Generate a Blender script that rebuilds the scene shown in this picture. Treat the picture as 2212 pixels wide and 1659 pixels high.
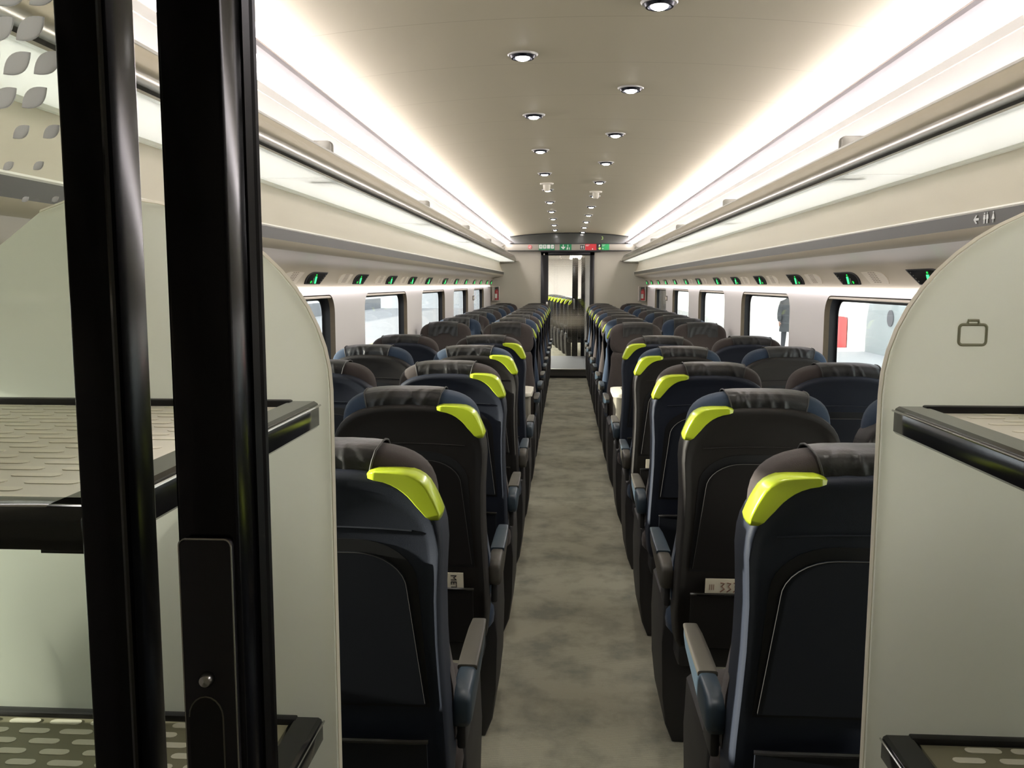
import bpy, bmesh, math, random
from mathutils import Vector, Matrix
random.seed(7)
for o in list(bpy.data.objects): bpy.data.objects.remove(o)
SC = bpy.context.scene
COL = SC.collection
PI = math.pi

# ------------------------------------------------------------------ camera, world, sun, exposure
CAM = (1900.0, 0.0599951, 0.1131499, 0.0008108, -0.053825, 1.5)   # focal px, yaw, pitch, roll, x, z
def make_camera():
    f, yaw, pit, rol, cx, h = CAM
    fw = Vector((-math.sin(yaw)*math.cos(pit), math.cos(yaw)*math.cos(pit), -math.sin(pit)))
    r = Vector((math.cos(yaw), math.sin(yaw), 0)); u = r.cross(fw)
    r2 = math.cos(rol)*r + math.sin(rol)*u; u2 = -math.sin(rol)*r + math.cos(rol)*u
    c = bpy.data.cameras.new('camera'); c.sensor_width = 36; c.sensor_fit = 'HORIZONTAL'
    c.lens = f/2212*36; c.clip_start = 0.02; c.clip_end = 400
    o = bpy.data.objects.new('camera', c); COL.objects.link(o)
    m = Matrix.Identity(4)
    for i in range(3):
        m[i][0] = r2[i]; m[i][1] = u2[i]; m[i][2] = -fw[i]
    m[0][3] = cx; m[1][3] = 0; m[2][3] = h
    o.matrix_world = m
    SC.camera = o
make_camera()
W = bpy.data.worlds.new('world'); SC.world = W; W.use_nodes = True
bg = W.node_tree.nodes['Background']
bg.inputs[0].default_value = (0.90, 0.95, 1.0, 1); bg.inputs[1].default_value = 1.5
sl = bpy.data.lights.new('sun', 'SUN'); sl.energy = 11.0; sl.angle = math.radians(1.0); sl.color = (1, .93, .82)
so = bpy.data.objects.new('sun', sl); COL.objects.link(so)
so.rotation_euler = Vector((1.0, 0.07, -0.17)).to_track_quat('-Z', 'Y').to_euler()
SC.view_settings.view_transform = 'Standard'; SC.view_settings.look = 'None'
SC.view_settings.gamma = 1.0; SC.view_settings.use_curve_mapping = False
SC.view_settings.exposure = 0.54
SC.cycles.use_denoising = True
SC.cycles.max_bounces = 10; SC.cycles.diffuse_bounces = 5; SC.cycles.transparent_max_bounces = 24
SC.cycles.sample_clamp_indirect = 6.0
E_COVE_UP, E_COVE_LOW, E_STRIP, E_DOWN, E_BEAM = 9.0, 11.0, 2.5, 30.0, 13.0

# ------------------------------------------------------------------ materials
def lin(c):
    f = lambda v: v/12.92 if v <= .04045 else ((v+.055)/1.055)**2.4
    return (f(c[0]/255), f(c[1]/255), f(c[2]/255), 1)
MATS = {}
def mat(name, rgb, rough=.5, metal=0., spec=.5, noise=None, bump=0., coat=0., emit=None, sheen=0., bscale=300):
    m = bpy.data.materials.new(name); m.use_nodes = True; MATS[name] = m
    nt = m.node_tree; b = nt.nodes['Principled BSDF']
    b.inputs['Base Color'].default_value = lin(rgb); b.inputs['Roughness'].default_value = rough
    b.inputs['Metallic'].default_value = metal; b.inputs['Specular IOR Level'].default_value = spec
    b.inputs['Coat Weight'].default_value = coat; b.inputs['Coat Roughness'].default_value = .08
    if sheen: b.inputs['Sheen Weight'].default_value = sheen; b.inputs['Sheen Roughness'].default_value = .4
    if emit:
        b.inputs['Emission Color'].default_value = lin(emit[0]); b.inputs['Emission Strength'].default_value = emit[1]
    tc = nt.nodes.new('ShaderNodeTexCoord')
    if noise:      # (scale, amount): uneven tone of the surface itself
        n = nt.nodes.new('ShaderNodeTexNoise'); n.inputs['Scale'].default_value = noise[0]; n.inputs['Detail'].default_value = 5
        nt.links.new(tc.outputs['Object'], n.inputs['Vector'])
        mx = nt.nodes.new('ShaderNodeMix'); mx.data_type = 'RGBA'
        c = lin(rgb); k = noise[1]
        mx.inputs[6].default_value = tuple(v*(1-k) for v in c[:3])+(1,); mx.inputs[7].default_value = tuple(min(1, v*(1+k)) for v in c[:3])+(1,)
        nt.links.new(n.outputs['Fac'], mx.inputs[0]); nt.links.new(mx.outputs[2], b.inputs['Base Color'])
    if bump:
        n = nt.nodes.new('ShaderNodeTexNoise'); n.inputs['Scale'].default_value = bscale; n.inputs['Detail'].default_value = 3
        nt.links.new(tc.outputs['Object'], n.inputs['Vector'])
        bp = nt.nodes.new('ShaderNodeBump'); bp.inputs['Strength'].default_value = bump; bp.inputs['Distance'].default_value = .002
        nt.links.new(n.outputs['Fac'], bp.inputs['Height']); nt.links.new(bp.outputs[0], b.inputs['Normal'])
    return m
mat('ceiling', (186, 179, 154), .55, noise=(3, .02))
mat('panel', (181, 173, 153), .42, noise=(2, .02))
mat('panel_white', (232, 228, 224), .35)
mat('end_wall', (184, 180, 164), .5, noise=(2, .02))
mat('fascia_grey', (150, 145, 132), .4)
mat('band_grey', (66, 66, 58), .45, noise=(4, .04))
mat('lip_white', (238, 236, 226), .4)
mat('groove', (70, 62, 50), .7)
mat('alu', (170, 167, 158), .24, metal=.9, noise=(6, .05))
mat('alu_dark', (112, 110, 100), .45, metal=.4)
mat('profile_grey', (205, 198, 203), .5)
mat('rubber', (20, 20, 23), .45)
mat('pleat_brown', (96, 84, 66), .7, noise=(40, .2))
mat('blind', (205, 196, 180), .6)
mat('black_gloss', (8, 8, 11), .2, spec=.22)
mat('black_satin', (15, 15, 18), .3, spec=.35)
mat('plate', (44, 44, 48), .34, metal=.5)
mat('steel', (190, 190, 190), .22, metal=1)
mat('rail_black', (20, 20, 22), .12, coat=.2)
mat('lime', (186, 206, 50), .28, coat=.3)
mat('shell_navy', (27, 33, 45), .6, spec=.35, bump=.25, bscale=900, noise=(8, .1))
mat('shell_brown', (28, 25, 22), .6, spec=.35, bump=.25, bscale=900, noise=(8, .1))
mat('tray_navy', (17, 21, 29), .55, spec=.3)
mat('tray_brown', (21, 19, 18), .55, spec=.3)
mat('recess_shade', (10, 11, 13), .7)  # near-black puts the shade of gaps and hollows into the colour
mat('piping', (50, 49, 47), .6)
mat('fabric_brown', (55, 48, 45), .92, bump=.5, bscale=700, noise=(60, .12), sheen=.12)
mat('fabric_blue', (37, 52, 70), .92, bump=.5, bscale=700, noise=(60, .12), sheen=.12)
mat('leather', (24, 24, 23), .42, bump=.3, bscale=120, noise=(12, .12))
mat('arm_brown', (58, 55, 48), .5, noise=(30, .08))
mat('arm_blue', (42, 55, 65), .42, noise=(30, .06))
mat('pedestal', (36, 35, 35), .6, noise=(10, .1))
mat('table_white', (196, 192, 178), .35)
mat('table_inset', (92, 88, 78), .4)
mat('table_leg', (118, 114, 102), .5)
mat('chrome', (214, 212, 208), .3, metal=.35)
mat('reflector', (24, 26, 34), .25, metal=.6)
mat('detector', (206, 202, 186), .5)
mat('vent', (208, 200, 182), .5)
mat('vent_slot', (140, 130, 112), .7)
mat('disp_black', (12, 12, 12), .18, coat=.3)
mat('green_led', (20, 220, 80), .4, emit=((60, 255, 130), 1.6))
mat('green_led_soft', (20, 160, 60), .4, emit=((30, 230, 80), .7))
mat('disp_mark', (120, 122, 110), .5)
mat('paper', (206, 198, 176), .7)
mat('paper_grey', (150, 146, 138), .7)
mat('ink', (40, 36, 34), .7)
mat('ink_brown', (120, 82, 66), .7)
mat('sign_green', (28, 132, 82), .45)
mat('sign_green2', (44, 168, 96), .45)
mat('sign_red', (204, 52, 58), .45)
mat('sign_white', (222, 224, 220), .5)
mat('sign_black', (26, 26, 32), .45)
mat('sign_pink', (214, 160, 158), .5)
mat('sign_lime', (176, 206, 110), .5, emit=((150, 190, 110), .25))
mat('arch_glass', (66, 69, 64), .14, coat=.4)
mat('icon_line', (146, 148, 122), .6)
mat('step_grey', (150, 148, 138), .4, metal=.4)
mat('step_dark', (84, 82, 78), .6)
mat('ext_red', (206, 44, 48), .35)
mat('ext_label', (230, 222, 212), .6)
mat('platform', (206, 206, 208), .8, noise=(.6, .05))
mat('station_wall', (196, 202, 200), .85, noise=(.9, .12))
mat('line_yellow', (226, 214, 170), .7)
mat('track_bed', (120, 118, 114), .9, noise=(4, .2))
mat('parapet', (150, 152, 156), .8, noise=(1, .1))
mat('bin_red', (232, 92, 94), .5)  # red paled, glare of the window pane mixed into the colour
mat('bin_red_side', (226, 70, 74), .5)
mat('disc_grey', (120, 120, 122), .6)
mat('coat_dark', (98, 100, 102), .85, noise=(20, .1))  # dark cloth lightened, the window glare is put into the colour
mat('trouser', (84, 86, 90), .85)  # lightened like the coat to paint in the window glare
mat('skin', (206, 160, 140), .55)
mat('hair', (60, 48, 40), .8)
mat('shoe', (24, 22, 22), .5)
mat('eye', (30, 26, 24), .3)
mat('lip', (160, 96, 88), .5)
mat('vest_floor', (120, 122, 128), .6)
mat('luggage_edge', (236, 232, 212), .4)
mat('shelf_glare_white', (214, 210, 194), .4)  # white puts the glare on the upper shelf into its colour
mat('tray_olive', (132, 128, 104), .55)
mat('tray_slot', (226, 222, 204), .5)
def emitter(name, rgb, s):
    m = bpy.data.materials.new(name); m.use_nodes = True; MATS[name] = m
    b = m.node_tree.nodes['Principled BSDF']
    b.inputs['Base Color'].default_value = (.8, .8, .8, 1); b.inputs['Roughness'].default_value = .5
    b.inputs['Emission Color'].default_value = lin(rgb); b.inputs['Emission Strength'].default_value = s
emitter('cove_up', (255, 246, 250), E_COVE_UP)
emitter('cove_low', (255, 247, 250), E_COVE_LOW)
emitter('strip', (255, 247, 252), E_STRIP)
emitter('lamp_bright', (255, 252, 248), 14.0)
emitter('bulb', (255, 250, 246), E_DOWN)
def glass_mat(name, tint=(1, 1, 1), refl=1.0):
    m = bpy.data.materials.new(name); m.use_nodes = True; MATS[name] = m
    nt = m.node_tree; nt.nodes.clear()
    out = nt.nodes.new('ShaderNodeOutputMaterial'); tr = nt.nodes.new('ShaderNodeBsdfTransparent'); gl = nt.nodes.new('ShaderNodeBsdfGlossy')
    tr.inputs[0].default_value = tint+(1,); gl.inputs['Roughness'].default_value = .02
    fr = nt.nodes.new('ShaderNodeLayerWeight'); fr.inputs[0].default_value = .5
    pw = nt.nodes.new('ShaderNodeMath'); pw.operation = 'POWER'; pw.inputs[1].default_value = 5
    mu = nt.nodes.new('ShaderNodeMath'); mu.operation = 'MULTIPLY_ADD'; mu.inputs[1].default_value = .8*refl; mu.inputs[2].default_value = .03*refl
    mx = nt.nodes.new('ShaderNodeMixShader')
    nt.links.new(fr.outputs['Facing'], pw.inputs[0]); nt.links.new(pw.outputs[0], mu.inputs[0]); nt.links.new(mu.outputs[0], mx.inputs[0])
    nt.links.new(tr.outputs[0], mx.inputs[1]); nt.links.new(gl.outputs[0], mx.inputs[2]); nt.links.new(mx.outputs[0], out.inputs[0])
    return m
glass_mat('glass', (.96, .98, .97)); glass_mat('glass_door', (.93, .95, .92), .6)
def frosted(name, tc=(.95, .98, .95, 1), dc=(.90, .93, .89, 1), f=.35, gl=.05, gr=.25):
    m = bpy.data.materials.new(name); m.use_nodes = True; MATS[name] = m
    nt = m.node_tree; nt.nodes.clear()
    out = nt.nodes.new('ShaderNodeOutputMaterial'); t = nt.nodes.new('ShaderNodeBsdfTranslucent'); d = nt.nodes.new('ShaderNodeBsdfDiffuse')
    g = nt.nodes.new('ShaderNodeBsdfGlossy'); g.inputs['Roughness'].default_value = gr
    t.inputs[0].default_value = tc; d.inputs[0].default_value = dc
    m1 = nt.nodes.new('ShaderNodeMixShader'); m1.inputs[0].default_value = f
    m2 = nt.nodes.new('ShaderNodeMixShader'); m2.inputs[0].default_value = gl
    nt.links.new(t.outputs[0], m1.inputs[1]); nt.links.new(d.outputs[0], m1.inputs[2])
    nt.links.new(m1.outputs[0], m2.inputs[1]); nt.links.new(g.outputs[0], m2.inputs[2]); nt.links.new(m2.outputs[0], out.inputs[0])
frosted('frosted_glass')
def ceiling_joints():      # fine cross joints between the ceiling panels
    m = MATS['ceiling']; nt = m.node_tree; b = nt.nodes['Principled BSDF']; N = nt.nodes.new; L = nt.links.new
    src = b.inputs['Base Color'].links[0].from_socket
    sp = N('ShaderNodeSeparateXYZ'); L(nt.nodes['Texture Coordinate'].outputs['Object'], sp.inputs[0])
    d = N('ShaderNodeMath'); d.operation = 'DIVIDE'; d.inputs[1].default_value = .556; L(sp.outputs[1], d.inputs[0])
    f = N('ShaderNodeMath'); f.operation = 'FRACT'; L(d.outputs[0], f.inputs[0])
    c = N('ShaderNodeMath'); c.operation = 'LESS_THAN'; c.inputs[1].default_value = .010; L(f.outputs[0], c.inputs[0])
    mx = N('ShaderNodeMix'); mx.data_type = 'RGBA'; mx.blend_type = 'MULTIPLY'; mx.inputs[7].default_value = (.80, .79, .76, 1)
    L(c.outputs[0], mx.inputs[0]); L(src, mx.inputs[6]); L(mx.outputs[2], b.inputs['Base Color'])
ceiling_joints()
frosted('frosted_mark', (.90, .90, .90, 1), (.7, .7, .7, 1), .25, .0)
frosted('luggage_panel', (.95, .97, .90, 1), (.86, .88, .79, 1), .30, .06, .12)
def carpet():
    m = mat('carpet', (96, 92, 82), .95)
    nt = m.node_tree; b = nt.nodes['Principled BSDF']; tc = nt.nodes['Texture Coordinate']
    n1 = nt.nodes.new('ShaderNodeTexNoise'); n1.inputs['Scale'].default_value = 5; n1.inputs['Detail'].default_value = 6; n1.inputs['Roughness'].default_value = .62
    n2 = nt.nodes.new('ShaderNodeTexNoise'); n2.inputs['Scale'].default_value = 420; n2.inputs['Detail'].default_value = 2
    nt.links.new(tc.outputs['Object'], n1.inputs['Vector']); nt.links.new(tc.outputs['Object'], n2.inputs['Vector'])
    r = nt.nodes.new('ShaderNodeValToRGB'); r.color_ramp.elements[0].position = .34; r.color_ramp.elements[1].position = .56
    r.color_ramp.elements[0].color = lin((146, 145, 131)); r.color_ramp.elements[1].color = lin((184, 180, 160))
    nt.links.new(n1.outputs['Fac'], r.inputs[0])
    w = nt.nodes.new('ShaderNodeTexWave'); w.bands_direction = 'Y'; w.inputs['Scale'].default_value = 58; w.inputs['Distortion'].default_value = .4
    nt.links.new(tc.outputs['Object'], w.inputs['Vector'])
    mu = nt.nodes.new('ShaderNodeMix'); mu.data_type = 'RGBA'; mu.blend_type = 'MULTIPLY'; mu.inputs[0].default_value = .45
    nt.links.new(r.outputs[0], mu.inputs[6]); nt.links.new(n2.outputs['Fac'], mu.inputs[7])
    mu2 = nt.nodes.new('ShaderNodeMix'); mu2.data_type = 'RGBA'; mu2.blend_type = 'MULTIPLY'; mu2.inputs[0].default_value = .3
    nt.links.new(mu.outputs[2], mu2.inputs[6]); nt.links.new(w.outputs['Color'], mu2.inputs[7])
    nt.links.new(mu2.outputs[2], b.inputs['Base Color'])
    bp = nt.nodes.new('ShaderNodeBump'); bp.inputs['Strength'].default_value = .5; bp.inputs['Distance'].default_value = .002
    nt.links.new(w.outputs['Fac'], bp.inputs['Height']); nt.links.new(bp.outputs[0], b.inputs['Normal'])
carpet()
def dotted_glass():
    """clear glass printed with rows of small pale dots that die out towards eye height"""
    m = bpy.data.materials.new('dotted_glass'); m.use_nodes = True; MATS['dotted_glass'] = m
    nt = m.node_tree; nt.nodes.clear(); N = nt.nodes.new; L = nt.links.new
    def mth(op, a, b=None):
        n = N('ShaderNodeMath'); n.operation = op
        for i, v in enumerate((a, b)):
            if v is None: continue
            if isinstance(v, (int, float)): n.inputs[i].default_value = v
            else: L(v, n.inputs[i])
        return n.outputs[0]
    tc = N('ShaderNodeTexCoord'); sp = N('ShaderNodeSeparateXYZ'); L(tc.outputs['Object'], sp.inputs[0])
    P = .017
    zz = mth('DIVIDE', sp.outputs[2], P*.8); row = mth('FLOOR', zz); fz = mth('SUBTRACT', mth('SUBTRACT', zz, row), .5)
    xx = mth('ADD', mth('DIVIDE', sp.outputs[0], P), mth('MULTIPLY', row, .5)); fx = mth('SUBTRACT', mth('FRACT', xx), .5)
    d = mth('SQRT', mth('ADD', mth('MULTIPLY', fx, fx), mth('MULTIPLY', fz, fz)))
    top = N('ShaderNodeMapRange'); top.inputs[1].default_value = 1.45; top.inputs[2].default_value = 1.95; top.inputs[3].default_value = 0; top.inputs[4].default_value = .46; L(sp.outputs[2], top.inputs[0])
    b1 = N('ShaderNodeMapRange'); b1.inputs[1].default_value = 1.18; b1.inputs[2].default_value = .95; b1.inputs[3].default_value = 0; b1.inputs[4].default_value = .47; L(sp.outputs[2], b1.inputs[0])
    b2 = N('ShaderNodeMapRange'); b2.inputs[1].default_value = .68; b2.inputs[2].default_value = .86; b2.inputs[3].default_value = 0; b2.inputs[4].default_value = 1; L(sp.outputs[2], b2.inputs[0])
    rad = mth('MAXIMUM', top.outputs[0], mth('MULTIPLY', b1.outputs[0], b2.outputs[0]))
    fac = mth('LESS_THAN', d, rad)
    tr = N('ShaderNodeBsdfTransparent'); tr.inputs[0].default_value = (.94, .95, .93, 1); gl = N('ShaderNodeBsdfGlossy'); gl.inputs['Roughness'].default_value = .02
    lw = N('ShaderNodeLayerWeight'); mx = N('ShaderNodeMixShader'); L(mth('ADD', mth('MULTIPLY', mth('POWER', lw.outputs['Facing'], 5), .8), .05), mx.inputs[0]); L(tr.outputs[0], mx.inputs[1]); L(gl.outputs[0], mx.inputs[2])
    df = N('ShaderNodeBsdfDiffuse'); df.inputs[0].default_value = lin((168, 164, 148)); m2 = N('ShaderNodeMixShader')
    L(fac, m2.inputs[0]); L(mx.outputs[0], m2.inputs[1]); L(df.outputs[0], m2.inputs[2])
    out = N('ShaderNodeOutputMaterial'); L(m2.outputs[0], out.inputs[0])
dotted_glass()

# ------------------------------------------------------------------ mesh helpers
class MB:
    """collects shapes into one bmesh; build() links them as ONE object"""
    def __init__(s): s.bm = bmesh.new(); s.mi = 0
    def face(s, vs):
        try:
            f = s.bm.faces.new(vs); f.material_index = s.mi; return f
        except ValueError: return None
    def grid(s, rows, closed=False, caps=False):
        R = [[s.bm.verts.new(p) for p in r] for r in rows]
        n = len(R[0])
        for a, b in zip(R, R[1:]):
            for i in range(n if closed else n-1):
                j = (i+1) % n
                s.face((a[i], a[j], b[j], b[i]))
        if caps:
            s.face(list(reversed(R[0]))); s.face(R[-1])
        return s
    def box(s, lo, hi, bev=0, seg=2):
        x0, y0, z0 = lo; x1, y1, z1 = hi
        return s.prism([(x0, z0), (x1, z0), (x1, z1), (x0, z1)], y0, y1, 'y', bev, seg)
    def prism(s, poly, a, b, axis='y', bev=0, seg=2):
        """poly: 2-D outline; axis y -> (x,z), x -> (y,z), z -> (x,y)"""
        def P(p, t):
            return {'y': (p[0], t, p[1]), 'x': (t, p[0], p[1]), 'z': (p[0], p[1], t)}[axis]
        A = [s.bm.verts.new(P(p, a)) for p in poly]; B = [s.bm.verts.new(P(p, b)) for p in poly]
        n = len(poly); fs = [s.face(A), s.face(list(reversed(B)))]
        for i in range(n): fs.append(s.face((A[i], B[i], B[(i+1) % n], A[(i+1) % n])))
        fs = [f for f in fs if f]
        if bev:
            es = set(e for f in fs[:2] for e in f.edges) | (set(e for f in fs for e in f.edges) if n <= 6 else set())
            r = bmesh.ops.bevel(s.bm, geom=list(es), offset=bev, segments=seg, profile=.5, affect='EDGES', clamp_overlap=True)
            for f in r['faces']: f.material_index = s.mi
        return s
    def tube(s, path, r, n=8, caps=True):
        pts = [Vector(p) for p in path]; rings = []
        for i, p in enumerate(pts):
            d = (pts[min(i+1, len(pts)-1)]-pts[max(i-1, 0)]).normalized()
            a = d.orthogonal().normalized() if i == 0 else (rings_a - d*rings_a.dot(d)).normalized()
            rings_a = a; b = d.cross(a)
            rr = r[i] if isinstance(r, (list, tuple)) else r
            rings.append([p+rr*(math.cos(2*PI*k/n)*a+math.sin(2*PI*k/n)*b) for k in range(n)])
        return s.grid(rings, True, caps)
    def lathe(s, prof, c=(0, 0, 0), n=24, axis='z'):
        rows = []
        for r, h in prof:
            row = []
            for k in range(n):
                a = 2*PI*k/n; x, y = r*math.cos(a), r*math.sin(a)
                row.append((c[0]+x, c[1]+y, c[2]+h) if axis == 'z' else (c[0]+x, c[1]+h, c[2]+y))
            rows.append(row)
        s.grid(rows, True)
        return s
    def disc(s, c, r, axis='z', n=20):
        s.face([s.bm.verts.new((c[0]+r*math.cos(2*PI*k/n), c[1]+r*math.sin(2*PI*k/n), c[2]) if axis == 'z' else
                               (c[0]+r*math.cos(2*PI*k/n), c[1], c[2]+r*math.sin(2*PI*k/n))) for k in range(n)])
        return s
    def radial(s, outline, c, prof, yf=None):
        """rings of an (x,z) outline scaled about c: prof = [(scale, y)] from one face over the rim to the other"""
        rows = []
        for k, y in prof:
            row = []
            for x, z in outline:
                X, Z = c[0]+k*(x-c[0]), c[1]+k*(z-c[1])
                row.append((X, y+(yf(X, Z) if yf else 0), Z))
            rows.append(row)
        s.grid(rows, True, True)
        return s
    def holed(s, outer, holes, mp):
        """flat face with holes; mp maps 2-D to 3-D"""
        es = []
        for loop in [outer]+holes:
            vs = [s.bm.verts.new(mp(p)) for p in loop]
            for i in range(len(vs)): es.append(s.bm.edges.new((vs[i], vs[(i+1) % len(vs)])))
        r = bmesh.ops.triangle_fill(s.bm, use_beauty=True, use_dissolve=False, edges=es)
        for g in r['geom']:
            if isinstance(g, bmesh.types.BMFace): g.material_index = s.mi
        return s
    def build(s, name, mats, parent=None, loc=(0, 0, 0), smooth=True, angle=40, normals=True):
        if normals: bmesh.ops.recalc_face_normals(s.bm, faces=s.bm.faces)
        me = bpy.data.meshes.new(name); s.bm.to_mesh(me); s.bm.free()
        for m in (mats if isinstance(mats, (list, tuple)) else [mats]): me.materials.append(MATS[m])
        if smooth and len(me.polygons):
            me.polygons.foreach_set('use_smooth', [True]*len(me.polygons)); me.set_sharp_from_angle(angle=math.radians(angle))
        o = bpy.data.objects.new(name, me); COL.objects.link(o); o.location = loc
        if parent: o.parent = parent
        return o
def tag(o, label=None, cat=None, group=None, kind=None):
    if label: o['label'] = label
    if cat: o['category'] = cat
    if group: o['group'] = group
    if kind: o['kind'] = kind
    return o
def empty(name, loc=(0, 0, 0), rz=0, parent=None):
    o = bpy.data.objects.new(name, None); COL.objects.link(o); o.location = loc; o.rotation_euler = (0, 0, rz); o.empty_display_size = .1
    if parent: o.parent = parent
    return o
def copy_tree(o, parent=None):
    c = o.copy(); COL.objects.link(c)
    if parent: c.parent = parent
    for ch in list(o.children): copy_tree(ch, c)
    return c
def structure(o, label=None): return tag(o, label, None, None, 'structure')
def rrect(x0, z0, x1, z1, r, n=6):
    p = []
    for cx, cz, a0 in ((x1-r, z1-r, 0), (x0+r, z1-r, 90), (x0+r, z0+r, 180), (x1-r, z0+r, 270)):
        for k in range(n+1):
            a = math.radians(a0+90*k/n); p.append((cx+r*math.cos(a), cz+r*math.sin(a)))
    return p
def superell(w, H, cx, cz, n, m=40):
    p = []
    for k in range(m):
        a = 2*PI*k/m; c, s_ = math.cos(a), math.sin(a)
        p.append((cx+w*math.copysign(abs(c)**(2/n), c), cz+H*math.copysign(abs(s_)**(2/n), s_)))
    return p
def text(s_, size, name, m, loc, rot, parent, depth=.0008):
    c = bpy.data.curves.new(name, 'FONT'); c.body = s_; c.size = size; c.extrude = depth; c.align_x = 'CENTER'; c.align_y = 'CENTER'
    c.materials.append(MATS[m]); f = bpy.data.objects.new('lettering_outline', c); COL.objects.link(f); bpy.context.view_layer.update()
    me = bpy.data.meshes.new_from_object(f.evaluated_get(bpy.context.evaluated_depsgraph_get())); bpy.data.objects.remove(f)
    o = bpy.data.objects.new(name, me); COL.objects.link(o); o.location = loc; o.rotation_euler = rot; o.parent = parent
    return o

# ------------------------------------------------------------------ the shell of the coach
Y0, Y1 = -1.1, 14.2
fl = MB().box((-1.30, Y0, -.06), (1.30, Y1, 0)).build('floor', 'carpet', smooth=False); structure(fl, 'dark grey ribbed carpet with worn patches along the aisle')
arch = [(.94*t, 2.306-.058*abs(t)**2.2) for t in [i/16 for i in range(-16, 17)]]
cb = MB(); cb.grid([[(x, Y0, z), ] + [(x, Y1, z)] for x, z in arch]); cb.grid([[(x, Y0, z+.03), (x, Y1, z+.03)] for x, z in reversed(arch)])
ce = cb.build('ceiling', 'ceiling'); structure(ce, 'shallow arched grey ceiling of the carriage')
def sweep(prof, m, name, y0=Y0, y1=Y1, side=1, parent=None, thick=0, **kw):
    b = MB(); b.grid([[(side*x, y0, z), (side*x, y1, z)] for x, z in prof])
    return b.build(name, m, parent, **kw)
def band(prof, side, y0=Y0, y1=Y1):     # closed outline extruded along the coach
    return MB().prism([(side*x, z) for x, z in prof], y0, y1)
WIN = [3.11+2.108*i for i in range(-2, 5)]        # near edge of each window, 1.42 long
WINS = [(1.2, 1.22)]+[(y, 1.42) for y in WIN if y > 2]      # the first one, beside the luggage stack, is shortened to steer the sunlight
SIDES = (('left', -1), ('right', 1))
TR = 0
for sname, s in SIDES:
    # window wall with rounded openings, its reveals belong to the windows
    b = MB()
    holes = [rrect(y, .80, y+l_, 1.445, .10) for y, l_ in WINS]
    b.holed([(Y0, 0), (Y1, 0), (Y1, 1.462), (Y0, 1.462)], holes, lambda p: (s*1.25, p[0], p[1]))
    structure(b.build('wall_'+sname, 'panel_white', smooth=False), 'white window wall of the carriage, %s side' % sname)
    # moulded panel between window light and grey band, carrying the seat displays
    TR += 1
    pr = [(1.240, 1.478), (1.236, 1.488), (1.2155, 1.568), (1.204, 1.585), (1.175, 1.602), (1.13, 1.613), (1.068, 1.622)]
    structure(sweep(pr, 'panel', 'trim_%d' % TR, side=s), 'beige sloping panel above the %s windows' % sname)
    TR += 1
    pr = [(1.068, 1.622), (1.058, 1.628), (1.046, 1.640), (1.041, 1.652)]
    structure(sweep(pr, 'panel', 'trim_%d' % TR, side=s), 'rounded pale moulding under the grey band, %s side' % sname)
    TR += 1
    pr = [(1.041, 1.652), (1.040, 1.690)]
    structure(sweep(pr, 'band_grey', 'trim_%d' % TR, side=s), 'dark grey band running along the %s luggage rack' % sname)
    TR += 1
    pr = [(1.040, 1.690), (1.0375, 1.694), (1.042, 1.699), (1.050, 1.700)]
    structure(sweep(pr, 'lip_white', 'trim_%d' % TR, side=s), 'thin white bead above the grey band, %s side' % sname)
    TR += 1
    pr = [(1.050, 1.700), (1.060, 1.715), (1.078, 1.755), (1.092, 1.80), (1.102, 1.846)]
    structure(sweep(pr, 'panel', 'trim_%d' % TR, side=s), 'beige coved panel under the %s luggage rack' % sname)
    TR += 1
    pr = [(1.10, 1.868), (1.10, 1.96), (1.092, 2.04), (1.065, 2.088), (1.032, 2.110)]
    structure(sweep(pr, 'panel_white', 'trim_%d' % TR, side=s), 'white curved back panel of the %s luggage rack' % sname)
    TR += 1
    pr = [(1.030, 2.112), (1.002, 2.122)]
    structure(sweep(pr, 'panel_white', 'trim_%d' % TR, side=s), 'white strip between light lens and rack panel, %s side' % sname)
    # outer skin so that no daylight leaks in
    TR += 1
    structure(MB().grid([[(s*x, Y0, z), (s*x, Y1, z)] for x, z in [(1.30, 1.462), (1.30, 1.9), (1.2, 2.2), (.94, 2.36), (0, 2.42)]]).build('trim_%d' % TR, 'panel'))
# fine groove lines
    # luggage rack back panels have cross joints; modelled as narrow dark grooves belonging to the panel trim
# end wall with the door opening
b = MB()
outer = [(-1.30, 0), (-.445, 0), (-.445, 2.02), (.405, 2.02), (.405, 0), (1.30, 0), (1.30, 2.13), (-1.30, 2.13)]
b.prism(outer, Y1, Y1+.05)
structure(b.build('wall_end', 'end_wall', smooth=False), 'plain grey end wall of the carriage')
structure(MB().box((-1.32, Y0-.05, -.06), (1.32, Y0, 2.45)).build('wall_rear', 'end_wall', smooth=False))

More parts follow.
